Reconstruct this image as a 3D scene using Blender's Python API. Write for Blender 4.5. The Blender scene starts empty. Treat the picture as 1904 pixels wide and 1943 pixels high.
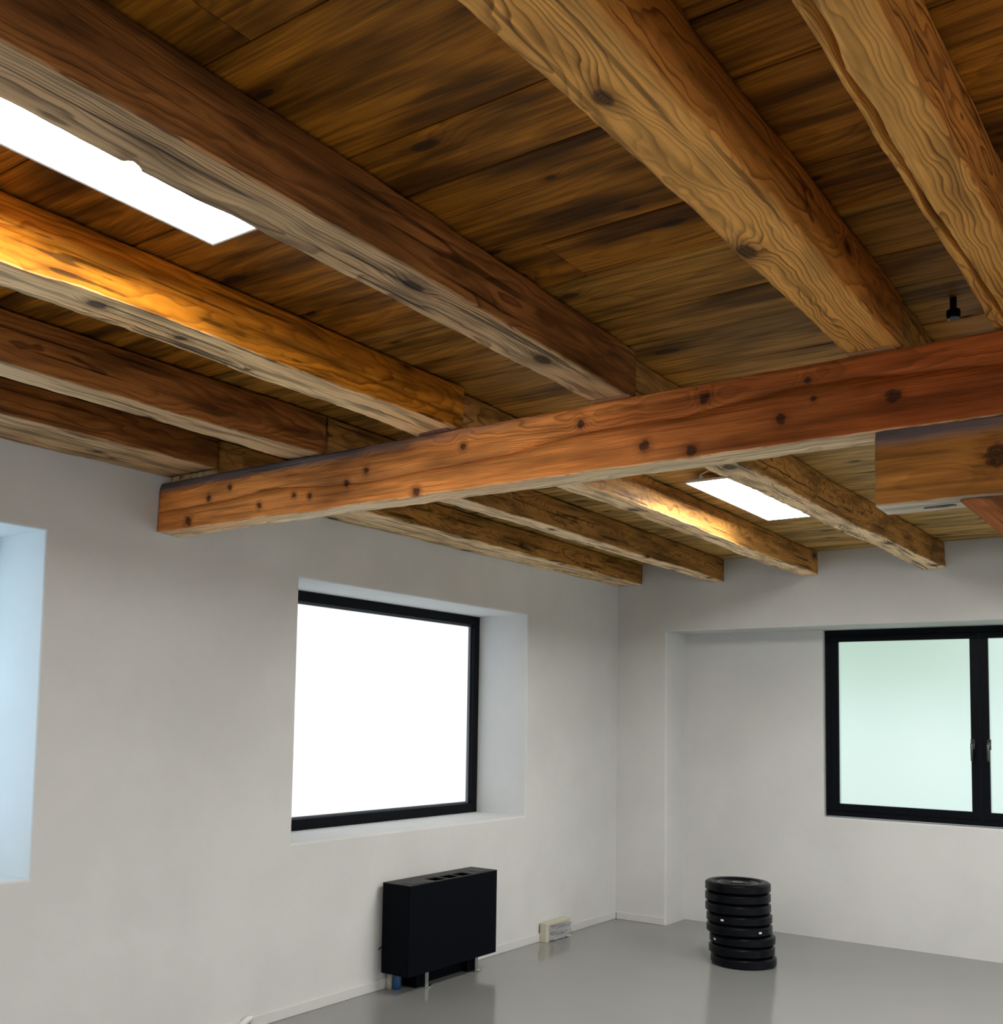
import bpy, bmesh, math, random
import numpy as np
from mathutils import Matrix, Vector

# ------------------------------------------------------------------ camera
sc = bpy.context.scene
W_PX, H_PX = 1904.0, 1943.0
F_PX, CX, CY = 1998.38, 863.41, 1209.84
PITCH, ROLL, YAW = 0.0747, -0.0187, 0.6383
cam_d = bpy.data.cameras.new("camera")
cam = bpy.data.objects.new("camera", cam_d)
sc.collection.objects.link(cam)
sc.camera = cam
cam_d.sensor_fit = 'HORIZONTAL'
cam_d.sensor_width = 36.0
cam_d.lens = F_PX / W_PX * 36.0
cam_d.shift_x = -(CX - W_PX / 2) / W_PX * 1.0
cam_d.shift_y = (CY - H_PX / 2) / W_PX
cam_d.clip_start = 0.05
_R = (Matrix.Rotation(YAW, 3, 'Z') @ Matrix.Rotation(PITCH, 3, 'X') @ Matrix.Rotation(ROLL, 3, 'Y'))
_M = Matrix((_R.col[0], _R.col[2], -_R.col[1])).transposed().to_4x4()
_M.translation = Vector((4.1244, -7.8338, 1.62))
cam.matrix_world = _M

# ------------------------------------------------------------------ world / exposure
world = bpy.data.worlds.new("overcast_daylight")
sc.world = world
world.use_nodes = True
bg = world.node_tree.nodes["Background"]
bg.inputs[0].default_value = (0.80, 0.90, 1.0, 1)
bg.inputs[1].default_value = 1.0
sc.view_settings.view_transform = 'Standard'
sc.view_settings.look = 'None'
sc.view_settings.gamma = 1.0
sc.view_settings.use_curve_mapping = False
sc.view_settings.exposure = 1.05
PANEL_STRENGTH = 23.0
WINDOW_STRENGTH = {'left': 0.56, 'near': 1.3, 'far': 0.295, 'right': 2.0}
sc.cycles.max_bounces = 6
sc.cycles.adaptive_threshold = 0.03
sc.cycles.use_light_tree = False
sc.cycles.diffuse_bounces = 3
sc.cycles.glossy_bounces = 3
sc.cycles.transmission_bounces = 4
sc.cycles.caustics_reflective = False
sc.cycles.caustics_refractive = False

rng = random.Random(7)
COL = sc.collection.objects

# ------------------------------------------------------------------ helpers
def link(o):
    COL.link(o)
    return o

def tag(o, label=None, cat=None, group=None, kind=None):
    if label: o["label"] = label
    if cat: o["category"] = cat
    if group: o["group"] = group
    if kind: o["kind"] = kind
    return o

def empty(name, loc=(0, 0, 0), rz=0.0):
    o = bpy.data.objects.new(name, None)
    o.empty_display_size = 0.1
    o.location = loc
    o.rotation_euler = (0, 0, rz)
    return link(o)

def obj(name, me, mat=None, parent=None, loc=None, smooth=False):
    o = bpy.data.objects.new(name, me)
    if mat is not None and not me.materials:
        me.materials.append(mat)
    if loc is not None:
        o.location = loc
    link(o)
    if parent is not None:
        o.parent = parent
    if smooth:
        me.shade_smooth()
    return o

def from_bm(name, bm):
    me = bpy.data.meshes.new(name)
    bm.normal_update()
    bm.to_mesh(me)
    bm.free()
    return me

def add_box(bm, x0, x1, y0, y1, z0, z1):
    v = [bm.verts.new(p) for p in ((x0, y0, z0), (x1, y0, z0), (x1, y1, z0), (x0, y1, z0),
                                   (x0, y0, z1), (x1, y0, z1), (x1, y1, z1), (x0, y1, z1))]
    fs = []
    for f in ((3, 2, 1, 0), (4, 5, 6, 7), (0, 1, 5, 4), (1, 2, 6, 5), (2, 3, 7, 6), (3, 0, 4, 7)):
        fs.append(bm.faces.new([v[i] for i in f]))
    return v, fs

def box_mesh(name, x0, x1, y0, y1, z0, z1, bevel=0.0, seg=2):
    bm = bmesh.new()
    add_box(bm, x0, x1, y0, y1, z0, z1)
    if bevel > 0:
        bmesh.ops.bevel(bm, geom=bm.edges[:], offset=bevel, segments=seg, affect='EDGES', profile=0.5)
    return from_bm(name, bm)

def add_tube(bm, pts, r, n=10, caps=True):
    pts = [Vector(p) for p in pts]
    rs = r if isinstance(r, (list, tuple)) else [r] * len(pts)
    rings = []
    prev = None
    for i, p in enumerate(pts):
        t = (pts[min(i + 1, len(pts) - 1)] - pts[max(i - 1, 0)]).normalized()
        ref = prev if prev is not None else (Vector((0, 0, 1)) if abs(t.z) < 0.9 else Vector((1, 0, 0)))
        a = (ref - t * ref.dot(t)).normalized()
        prev = a
        b = t.cross(a)
        rings.append([bm.verts.new(p + (a * math.cos(2 * math.pi * k / n) + b * math.sin(2 * math.pi * k / n)) * rs[i]) for k in range(n)])
    for i in range(len(rings) - 1):
        for k in range(n):
            bm.faces.new((rings[i][k], rings[i][(k + 1) % n], rings[i + 1][(k + 1) % n], rings[i + 1][k]))
    if caps:
        bm.faces.new(rings[0][::-1])
        bm.faces.new(rings[-1])

def add_lathe(bm, prof, n=48, cx=0, cy=0):
    rings = []
    for r, z in prof:
        if r < 1e-6:
            rings.append([bm.verts.new((cx, cy, z))])
        else:
            rings.append([bm.verts.new((cx + r * math.cos(2 * math.pi * k / n), cy + r * math.sin(2 * math.pi * k / n), z)) for k in range(n)])
    for a, b in zip(rings[:-1], rings[1:]):
        for k in range(n):
            k2 = (k + 1) % n
            if len(a) == 1 and len(b) == 1: continue
            if len(a) == 1: bm.faces.new((a[0], b[k2], b[k]))
            elif len(b) == 1: bm.faces.new((a[k], a[k2], b[0]))
            else: bm.faces.new((a[k], a[k2], b[k2], b[k]))

# ------------------------------------------------------------------ node helper
class NT:
    def __init__(self, name):
        self.mat = bpy.data.materials.new(name)
        self.mat.use_nodes = True
        self.nt = self.mat.node_tree
        self.nt.nodes.clear()
        self.out = self.nt.nodes.new("ShaderNodeOutputMaterial")
    def n(self, typ, **kw):
        nd = self.nt.nodes.new(typ)
        for k, v in kw.items():
            setattr(nd, k, v)
        return nd
    def set(self, sock, v):
        if isinstance(v, bpy.types.NodeSocket):
            self.nt.links.new(v, sock)
        elif v is not None:
            if isinstance(v, (tuple, list)) and sock.type == 'RGBA' and len(v) == 3:
                v = (*v, 1)
            sock.default_value = v
    def math(self, op, a, b=None, c=None, clamp=False):
        nd = self.n("ShaderNodeMath", operation=op, use_clamp=clamp)
        for i, v in enumerate((a, b, c)):
            if v is not None: self.set(nd.inputs[i], v)
        return nd.outputs[0]
    def vmath(self, op, a, b=None, out=0):
        nd = self.n("ShaderNodeVectorMath", operation=op)
        self.set(nd.inputs[0], a)
        if b is not None: self.set(nd.inputs[1], b)
        return nd.outputs[out]
    def comb(self, x, y, z):
        nd = self.n("ShaderNodeCombineXYZ")
        for i, v in enumerate((x, y, z)): self.set(nd.inputs[i], v)
        return nd.outputs[0]
    def sep(self, v):
        nd = self.n("ShaderNodeSeparateXYZ")
        self.set(nd.inputs[0], v)
        return nd.outputs
    def noise(self, vec, scale=1.0, detail=2.0, rough=0.5, dist=0.0):
        nd = self.n("ShaderNodeTexNoise")
        self.set(nd.inputs["Vector"], vec)
        nd.inputs["Scale"].default_value = scale
        nd.inputs["Detail"].default_value = detail
        nd.inputs["Roughness"].default_value = rough
        nd.inputs["Distortion"].default_value = dist
        return nd.outputs[0]
    def smooth(self, v, a, b, lo=0.0, hi=1.0):
        nd = self.n("ShaderNodeMapRange", interpolation_type='SMOOTHSTEP')
        self.set(nd.inputs[0], v)
        for i, q in enumerate((a, b, lo, hi)): self.set(nd.inputs[i + 1], q)
        return nd.outputs[0]
    def ramp(self, v, stops):
        nd = self.n("ShaderNodeValToRGB")
        cr = nd.color_ramp
        while len(cr.elements) < len(stops): cr.elements.new(0.5)
        for e, (p, c) in zip(cr.elements, stops):
            e.position = p
            e.color = (c, c, c, 1) if not isinstance(c, tuple) else (*c, 1)
        self.set(nd.inputs[0], v)
        return nd.outputs[0]
    def mix(self, f, a, b, blend='MIX'):
        nd = self.n("ShaderNodeMix", data_type='RGBA', blend_type=blend)
        self.set(nd.inputs[0], f)
        self.set(nd.inputs[6], a)
        self.set(nd.inputs[7], b)
        return nd.outputs[2]
    def principled(self, **kw):
        nd = self.n("ShaderNodeBsdfPrincipled")
        for k, v in kw.items(): self.set(nd.inputs[k], v)
        self.nt.links.new(nd.outputs[0], self.out.inputs[0])
        return nd
    def bump(self, h, strength=0.3, dist=0.002):
        nd = self.n("ShaderNodeBump")
        nd.inputs["Strength"].default_value = strength
        nd.inputs["Distance"].default_value = dist
        self.set(nd.inputs["Height"], h)
        return nd.outputs[0]

def plain(name, col, rough=0.5, metal=0.0, bump=0.0, scale=60.0, var=0.06, spec=0.5):
    t = NT(name)
    tc = t.n("ShaderNodeTexCoord").outputs["Object"]
    nz = t.noise(tc, scale, 3.0)
    c = t.mix(nz, tuple(v * (1 - var) for v in col), tuple(min(1, v * (1 + var)) for v in col))
    kw = {"Base Color": c, "Roughness": rough, "Metallic": metal, "Specular IOR Level": spec}
    if bump: kw["Normal"] = t.bump(nz, bump, 0.001)
    t.principled(**kw)
    return t.mat

SCALE = 1.35
def wood(name, early, late, grey=(0.3, 0.25, 0.18), grey_amt=0.3, ring=150.0, warp=0.03, kx=1.7, ky=3.2,
         knot_amt=0.5, knots=None, rough=0.62, bump=0.5, contrast=0.8, stain=0.35, pith=(0.085, -0.01), fine=0.28, wiggle=0.016, tone=None, ring_relief=False, patchy=0.5, checks=0.7):
    early, late, grey = (tuple(a * SCALE for a in q) for q in (early, late, grey))
    """Timber: growth rings about a wandering pith, knots, fibre and stain. Local X runs along the grain; UV is in metres."""
    t = NT(name)
    tc = t.n("ShaderNodeTexCoord")
    rnd = t.n("ShaderNodeObjectInfo").outputs["Random"]
    x, y, z = t.sep(tc.outputs["Object"])
    x = t.math('ADD', x, t.math('MULTIPLY', rnd, 57.0))
    u, v, _ = t.sep(tc.outputs["UV"])
    if knots is None:
        u = t.math('ADD', u, t.math('MULTIPLY', rnd, 91.0))
        v = t.math('ADD', v, t.math('MULTIPLY', rnd, 33.0))
    # knots
    if knots is None:
        vo = t.n("ShaderNodeTexVoronoi", voronoi_dimensions='2D', feature='F1')
        wob = t.noise(t.comb(t.math('MULTIPLY', u, 9.0), t.math('MULTIPLY', v, 16.0), 0.0), 1.0, 1.0)
        wob = t.math('MULTIPLY', t.math('SUBTRACT', wob, 0.5), 0.05)
        t.set(vo.inputs["Vector"], t.comb(t.math('ADD', t.math('MULTIPLY', u, kx), wob), t.math('ADD', t.math('MULTIPLY', v, ky), wob), 0.0))
        vo.inputs["Scale"].default_value = 1.0
        vo.inputs["Randomness"].default_value = 0.9
        cr, cg, _ = t.sep(vo.outputs["Color"])
        rad = t.math('MULTIPLY_ADD', cr, 0.07, 0.03)
        rad = t.math('MULTIPLY', rad, t.smooth(cg, 1 - knot_amt, 1 - knot_amt + 0.05, 0.02, 1.0))
        dn = t.math('DIVIDE', vo.outputs["Distance"], rad)
        kamp = t.math('MULTIPLY', rad, 0.32)
    else:
        dn = None
        for (ku, kv, kr) in knots:
            d = t.vmath('DISTANCE', t.comb(u, v, 0.0), (ku, kv, 0.0), out=1)
            d = t.math('DIVIDE', d, kr)
            dn = d if dn is None else t.math('MINIMUM', dn, d)
        wob = t.noise(t.comb(t.math('MULTIPLY', u, 40.0), t.math('MULTIPLY', v, 60.0), 0.0), 1.0, 0.0)
        dn = t.math('ADD', dn, t.math('MULTIPLY', t.math('SUBTRACT', wob, 0.5), 0.9))
        kamp = 0.012
    core = t.smooth(dn, 0.65, 1.2, 1.0, 0.0)
    halo = t.smooth(dn, 1.0, 2.6, 1.0, 0.0)
    kw = t.math('POWER', 2.718, t.math('MULTIPLY', t.math('MULTIPLY', dn, dn), -0.22))
    # rings
    n1 = t.noise(t.comb(t.math('MULTIPLY', x, 0.9), t.math('MULTIPLY', y, 3.5), t.math('MULTIPLY', z, 3.5)), 1.0, 1.0)
    n2 = t.noise(t.comb(t.math('MULTIPLY', x, 5.0), t.math('MULTIPLY', y, 20.0), t.math('MULTIPLY', z, 20.0)), 1.0, 1.0)
    drift = t.noise(t.comb(t.math('MULTIPLY', x, 0.55), rnd, 3.1), 1.0, 0.0)
    ry = t.math('SUBTRACT', y, t.math('MULTIPLY_ADD', t.math('SUBTRACT', drift, 0.5), 0.14, t.math('MULTIPLY_ADD', rnd, 0.05, pith[0] - 0.025)))
    rz = t.math('SUBTRACT', z, pith[1])
    r = t.math('SQRT', t.math('ADD', t.math('MULTIPLY', ry, ry), t.math('MULTIPLY', rz, rz)))
    r = t.math('ADD', r, t.math('MULTIPLY', t.math('SUBTRACT', n1, 0.5), warp * 2))
    r = t.math('ADD', r, t.math('MULTIPLY', t.math('SUBTRACT', n2, 0.5), wiggle))
    r = t.math('ADD', r, t.math('MULTIPLY', kw, kamp))
    ph = t.math('MULTIPLY', r, ring)
    fr = t.math('FRACT', ph)
    wn = t.n("ShaderNodeTexWhiteNoise", noise_dimensions='1D')
    t.set(wn.inputs["W"], t.math('FLOOR', ph))
    lw = t.ramp(fr, [(0.0, 0.0), (0.35, 0.06), (0.62, 0.45), (0.82, 1.0), (0.92, 0.95), (1.0, 0.0)])
    lw = t.math('MULTIPLY', lw, t.math('MULTIPLY_ADD', wn.outputs["Value"], 0.6, 0.4))
    st = t.noise(t.comb(t.math('MULTIPLY', x, 1.1), t.math('MULTIPLY', y, 6.0), t.math('MULTIPLY', z, 6.0)), 1.0, 3.0, 0.6)
    lw = t.math('MULTIPLY', lw, t.smooth(st, 0.66, 0.40, 0.5, 1.0))
    col = t.mix(t.math('MULTIPLY', lw, contrast), early, late)
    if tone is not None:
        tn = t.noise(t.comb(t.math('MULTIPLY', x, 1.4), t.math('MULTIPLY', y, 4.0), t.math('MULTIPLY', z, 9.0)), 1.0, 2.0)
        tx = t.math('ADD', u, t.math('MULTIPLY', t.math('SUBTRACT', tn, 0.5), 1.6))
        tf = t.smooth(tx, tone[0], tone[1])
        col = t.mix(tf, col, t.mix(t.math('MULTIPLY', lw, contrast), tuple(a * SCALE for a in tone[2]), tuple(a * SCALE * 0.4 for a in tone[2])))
    # stain and fibre
    col = t.mix(t.smooth(st, 0.44, 0.66, 0.0, stain), col, tuple(a * 0.35 for a in late))
    fb = t.noise(t.comb(t.math('MULTIPLY', x, 7.0), t.math('MULTIPLY', y, 260.0), t.math('MULTIPLY', z, 260.0)), 1.0, 0.0)
    streak = t.noise(t.comb(t.math('MULTIPLY', x, 2.2), t.math('MULTIPLY', y, 55.0), t.math('MULTIPLY', z, 55.0)), 1.0, 1.0)
    val = t.math('MULTIPLY', t.math('MULTIPLY_ADD', fb, fine, 1 - fine * 0.5), t.math('MULTIPLY_ADD', streak, fine * 1.6, 1 - fine * 0.8))
    val = t.math('MULTIPLY', val, t.math('MULTIPLY_ADD', rnd, 0.24, 0.88))
    chk = t.smooth(t.noise(t.comb(t.math('MULTIPLY', x, 1.5), t.math('MULTIPLY', y, 62.0), t.math('MULTIPLY', z, 62.0)), 1.0, 0.0), 0.66, 0.76)
    patch = t.noise(t.comb(t.math('MULTIPLY', x, 3.0), t.math('MULTIPLY', y, 22.0), t.math('MULTIPLY', z, 22.0)), 1.0, 2.0)
    val = t.math('MULTIPLY', val, t.smooth(patch, 0.70, 0.42, 1.0 - patchy, 1.06))
    val = t.math('MULTIPLY', val, t.math('MULTIPLY_ADD', chk, -checks, 1.0))
    # under-face mixed towards the grey tone
    under = t.n("ShaderNodeAttribute", attribute_name="under_face").outputs["Fac"]
    gmix = t.math('MULTIPLY', under, t.smooth(st, 0.25, 0.6, grey_amt * 0.6, grey_amt))
    col = t.mix(gmix, col, t.mix(t.math('MULTIPLY', lw, contrast), grey, tuple(a * 0.06 + b * 0.5 for a, b in zip(grey, late))))
    wane = t.n("ShaderNodeAttribute", attribute_name="wane").outputs["Fac"]
    col = t.mix(wane, col, (0.17, 0.14, 0.145))
    # knots on top
    col = t.mix(t.math('MULTIPLY', halo, 0.45), col, tuple(a * 0.55 for a in late))
    kring = t.math('FRACT', t.math('MULTIPLY', dn, 3.3))
    col = t.mix(t.math('MULTIPLY', core, t.math('MULTIPLY_ADD', kring, 0.25, 0.68)), col, (0.030, 0.015, 0.010))
    col = t.mix(1.0, col, t.comb(val, val, val), 'MULTIPLY')
    h = t.math('ADD', t.math('MULTIPLY', lw, 0.8), t.math('MULTIPLY', fb, 0.5)) if ring_relief else fb
    t.principled(**{"Base Color": col, "Roughness": rough, "Specular IOR Level": 0.12, "Normal": t.bump(h, bump, 0.003)})
    return t.mat

def plaster(name, col, bump=0.25):
    t = NT(name)
    tc = t.n("ShaderNodeTexCoord").outputs["Object"]
    big = t.noise(tc, 1.6, 4.0, 0.6)
    mid = t.noise(tc, 9.0, 4.0, 0.6, 0.6)
    fine = t.noise(tc, 140.0, 3.0, 0.6)
    c = t.mix(t.smooth(big, 0.3, 0.7), tuple(a * 0.95 for a in col), tuple(min(1, a * 1.03) for a in col))
    c = t.mix(t.smooth(mid, 0.55, 0.8, 0.0, 0.25), c, tuple(a * 0.93 for a in col))
    h = t.math('ADD', t.math('MULTIPLY', mid, 1.0), t.math('MULTIPLY', fine, 0.15))
    t.principled(**{"Base Color": c, "Roughness": 0.85, "Specular IOR Level": 0.2, "Normal": t.bump(h, bump, 0.006)})
    return t.mat

def emissive(name, col, strength):
    t = NT(name)
    e = t.n("ShaderNodeEmission")
    t.set(e.inputs[0], col)
    e.inputs[1].default_value = strength
    t.nt.links.new(e.outputs[0], t.out.inputs[0])
    return t.mat

def frosted(name, col, strength, see=0.35, rough=0.55):
    """Frosted pane glowing with daylight, with the blurred outdoors showing through."""
    t = NT(name)
    e = t.n("ShaderNodeEmission")
    t.set(e.inputs[0], col)
    e.inputs[1].default_value = strength
    g = t.n("ShaderNodeBsdfRefraction")
    g.inputs["Color"].default_value = (see, see, see, 1)
    g.inputs["Roughness"].default_value = rough
    g.inputs["IOR"].default_value = 1.4
    gl = t.n("ShaderNodeBsdfGlossy")
    gl.inputs["Color"].default_value = (0.03, 0.03, 0.03, 1)
    gl.inputs["Roughness"].default_value = 0.15
    a1 = t.n("ShaderNodeAddShader"); a2 = t.n("ShaderNodeAddShader")
    L = t.nt.links.new
    L(e.outputs[0], a1.inputs[0]); L(g.outputs[0], a1.inputs[1])
    L(a1.outputs[0], a2.inputs[0]); L(gl.outputs[0], a2.inputs[1])
    L(a2.outputs[0], t.out.inputs[0])
    return t.mat

# ------------------------------------------------------------------ materials
M = {}
M['plaster'] = plaster("plaster_white", (0.675, 0.685, 0.67))
M['plaster_reveal'] = M['plaster']
def floor_mat():
    t = NT("epoxy_floor")
    tc = t.n("ShaderNodeTexCoord").outputs["Object"]
    a = t.noise(tc, 0.9, 4.0, 0.6)
    b = t.noise(tc, 7.0, 5.0, 0.65, 0.8)
    c = t.mix(a, (0.215, 0.222, 0.212), (0.255, 0.262, 0.25))
    scuff = t.noise(t.vmath('MULTIPLY', tc, (4.0, 30.0, 1.0)), 1.0, 4.0, 0.7)
    c = t.mix(t.smooth(scuff, 0.66, 0.8, 0.0, 0.25), c, (0.34, 0.34, 0.32))
    r = t.math('MULTIPLY_ADD', b, 0.10, 0.08)
    t.principled(**{"Base Color": c, "Roughness": r, "Specular IOR Level": 0.5, "Normal": t.bump(b, 0.06, 0.004)})
    return t.mat
M['floor'] = floor_mat()
M['baseboard'] = plain("baseboard_paint", (0.66, 0.665, 0.645), 0.4, var=0.03, scale=12)
M['frame'] = plain("anthracite_aluminium", (0.0035, 0.0045, 0.007), 0.42, var=0.15, scale=200, spec=0.08)
M['gasket'] = plain("window_gasket", (0.10, 0.11, 0.12), 0.35, var=0.1)
M['handle'] = plain("handle_metal", (0.10, 0.10, 0.105), 0.3, 0.7)
M['pane_left'] = frosted("frosted_pane_bright", (0.86, 0.93, 1.0), WINDOW_STRENGTH['left'], see=0.15)
M['pane_near'] = frosted("frosted_pane_bluish", (0.55, 0.79, 1.0), WINDOW_STRENGTH['near'], see=0.15)
M['pane_far'] = frosted("frosted_pane_mint", (0.76, 1.0, 0.86), WINDOW_STRENGTH['far'], see=0.22)
M['pane_right'] = frosted("frosted_pane_side", (0.93, 0.96, 1.0), WINDOW_STRENGTH['right'])
M['glass_back'] = frosted("frosted_pane_outer_face", (0, 0, 0), 0.0, see=0.9, rough=0.4)
M['led'] = emissive("led_diffuser", (1.0, 0.975, 0.94), PANEL_STRENGTH)
M['white_metal'] = plain("white_metal", (0.75, 0.75, 0.73), 0.35)
M['wire'] = plain("steel_wire", (0.5, 0.5, 0.5), 0.3, 0.8)
M['black_metal'] = plain("black_powdercoat", (0.0022, 0.003, 0.0055), 0.5, var=0.2, scale=300, bump=0.1, spec=0.05)
M['grey_top'] = plain("charcoal_top_panel", (0.022, 0.023, 0.022), 0.5, var=0.1, spec=0.25)
M['black_plastic'] = plain("black_plastic", (0.003, 0.003, 0.004), 0.45, spec=0.2)
M['chrome'] = plain("chrome", (0.62, 0.62, 0.62), 0.18, 1.0)
M['blue'] = plain("blue_sleeve", (0.02, 0.10, 0.24), 0.5)
M['dirty_white'] = plain("pipe_insulation", (0.42, 0.38, 0.34), 0.7, bump=0.5, scale=90, var=0.3)
M['rubber'] = plain("black_rubber", (0.0025, 0.003, 0.005), 0.32, var=0.2, scale=400, bump=0.1, spec=0.14)
M['steel'] = plain("steel_hub", (0.55, 0.55, 0.55), 0.3, 1.0)
M['cream'] = plain("cream_board", (0.56, 0.53, 0.42), 0.7, var=0.08, scale=25)
M['paper'] = plain("crumpled_paper", (0.62, 0.62, 0.63), 0.6, var=0.06, scale=50)
M['print'] = plain("grey_print", (0.36, 0.36, 0.38), 0.6)
M['leaf'] = plain("tree_foliage", (0.05, 0.16, 0.03), 0.8, var=0.5, scale=4)
M['ground_out'] = plain("pale_gravel", (0.55, 0.55, 0.52), 0.9, var=0.2, scale=2)

girder_knots = [(0.504, 2.631, .012), (0.697, 2.526, .012), (1.211, 2.567, .013), (1.579, 2.488, .017), (1.804, 2.636, .013),
                (2.312, 2.644, .013), (2.77, 2.659, .015), (2.559, 2.531, .018), (3.02, 2.551, .016), (3.348, 2.568, .021),
                (1.002, 2.535, .011), (0.911, 2.549, .011), (0.70, 2.53, .008), (0.362, 2.598, .013), (0.223, 2.504, .019),
                (1.319, 2.604, .013), (2.725, 2.495, .017), (3.10, 2.66, .01), (3.12, 2.60, .008), (3.9, 2.60, .02), (4.6, 2.63, .02)]
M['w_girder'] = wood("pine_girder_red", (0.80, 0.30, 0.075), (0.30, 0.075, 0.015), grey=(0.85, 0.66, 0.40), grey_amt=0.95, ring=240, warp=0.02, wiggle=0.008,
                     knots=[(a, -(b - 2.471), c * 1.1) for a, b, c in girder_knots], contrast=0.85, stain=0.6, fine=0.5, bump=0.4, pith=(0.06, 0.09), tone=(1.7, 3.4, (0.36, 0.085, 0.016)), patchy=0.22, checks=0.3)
M['w_corbel'] = wood("pine_corbel", (0.50, 0.205, 0.042), (0.20, 0.06, 0.010), grey=(0.62, 0.58, 0.46), grey_amt=1.0, ring=150, warp=0.03, pith=(0.06, -0.05),
                     knots=[(0.322, -0.112, .036), (1.3, -0.12, .03)], contrast=0.6, stain=0.35, patchy=0.3, checks=0.35)
M['w_gold'] = wood("pine_golden", (0.48, 0.185, 0.033), (0.11, 0.026, 0.004), grey=(0.74, 0.365, 0.092), grey_amt=0.9, ring=135, warp=0.05, wiggle=0.03,
                   knot_amt=0.45, contrast=0.95, stain=0.2, bump=0.7, ring_relief=True, patchy=0.3, checks=0.5)
M['w_aged'] = wood("pine_aged", (0.30, 0.115, 0.028), (0.085, 0.024, 0.007), grey=(0.60, 0.40, 0.21), grey_amt=0.85, ring=125, warp=0.045, wiggle=0.02,
                   knot_amt=0.55, contrast=0.9, stain=0.5, bump=0.6)
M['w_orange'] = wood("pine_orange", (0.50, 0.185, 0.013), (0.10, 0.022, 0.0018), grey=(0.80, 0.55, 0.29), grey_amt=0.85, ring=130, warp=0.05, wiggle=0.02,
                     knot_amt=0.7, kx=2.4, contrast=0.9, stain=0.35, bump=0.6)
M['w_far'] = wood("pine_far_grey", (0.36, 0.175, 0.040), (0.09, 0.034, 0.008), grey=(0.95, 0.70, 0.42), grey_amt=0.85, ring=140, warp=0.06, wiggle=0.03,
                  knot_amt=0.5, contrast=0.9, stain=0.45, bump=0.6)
M['w_board'] = wood("pine_ceiling_board", (0.34, 0.132, 0.012), (0.12, 0.038, 0.004), grey_amt=0.0, ring=95, warp=0.07, kx=2.1, ky=4.2,
                    knot_amt=0.8, contrast=0.65, stain=0.85, pith=(0.05, 0.13), fine=0.6, bump=0.25, rough=0.55, patchy=0.42, checks=0.4)

def face_mats(o, normal, lit, other):
    me = o.data
    me.materials.clear(); me.materials.append(other); me.materials.append(lit)
    n = Vector(normal)
    for p in me.polygons:
        p.material_index = 1 if p.normal.dot(n) > 0.9 else 0

M['w_board_daylit'] = wood("pine_ceiling_board_daylit", (0.50, 0.31, 0.095), (0.22, 0.105, 0.025), grey_amt=0.0, ring=95, warp=0.07, kx=1.9, ky=4.0,  # daylight on the boards beyond the girder is put into this colour
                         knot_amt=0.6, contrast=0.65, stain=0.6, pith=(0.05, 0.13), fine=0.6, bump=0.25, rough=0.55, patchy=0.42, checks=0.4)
M['w_board_mid'] = wood("pine_ceiling_board_olive", (0.38, 0.185, 0.032), (0.15, 0.058, 0.010), grey_amt=0.0, ring=95, warp=0.07, kx=1.9, ky=4.0,  # in-between tone leading to the daylit colour beyond the girder
                        knot_amt=0.65, contrast=0.65, stain=0.8, pith=(0.05, 0.13), fine=0.6, bump=0.25, rough=0.55, patchy=0.42, checks=0.4)

# ------------------------------------------------------------------ room shell
RX, RY = 8.4, -13.0
ZC = 2.892
def wall_grid(name, s_cuts, z_cuts, holes, plane, t_in, t_out, bevel=0.012):
    """Wall slab in the (s,z) plane with openings cut through. plane 'x': s is y; plane 'y': s is x."""
    bm = bmesh.new()
    def P(s, z, t):
        return (t, s, z) if plane == 'x' else (s, t, z)
    vf, vb = {}, {}
    def V(d, i, j, t):
        if (i, j) not in d: d[(i, j)] = bm.verts.new(P(s_cuts[i], z_cuts[j], t))
        return d[(i, j)]
    ns, nz = len(s_cuts) - 1, len(z_cuts) - 1
    solid = {(i, j): not any(h[0] - 1e-6 <= s_cuts[i] and s_cuts[i + 1] <= h[1] + 1e-6 and h[2] - 1e-6 <= z_cuts[j] and z_cuts[j + 1] <= h[3] + 1e-6 for h in holes)
             for i in range(ns) for j in range(nz)}
    bev = []
    for (i, j), s in solid.items():
        if not s: continue
        q = [(i, j), (i + 1, j), (i + 1, j + 1), (i, j + 1)]
        bm.faces.new([V(vf, *k, t_in) for k in q])
        bm.faces.new([V(vb, *k, t_out) for k in q][::-1])
        for (a, b, nb) in ((q[0], q[1], (i, j - 1)), (q[1], q[2], (i + 1, j)), (q[2], q[3], (i, j + 1)), (q[3], q[0], (i - 1, j))):
            if not solid.get(nb, False):
                bm.faces.new([V(vf, *b, t_in), V(vf, *a, t_in), V(vb, *a, t_out), V(vb, *b, t_out)])
                if nb in solid:
                    e = bm.edges.get((vf[a], vf[b]))
                    if e: bev.append(e)
    bmesh.ops.recalc_face_normals(bm, faces=bm.faces[:])
    if bev and bevel > 0:
        bmesh.ops.bevel(bm, geom=bev, offset=bevel, segments=3, affect='EDGES', profile=0.5)
    return from_bm(name, bm)

def cuts(lo, hi, holes, k):
    s = {lo, hi}
    for h in holes: s.update((h[k], h[k + 1]))
    return sorted(s)

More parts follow.
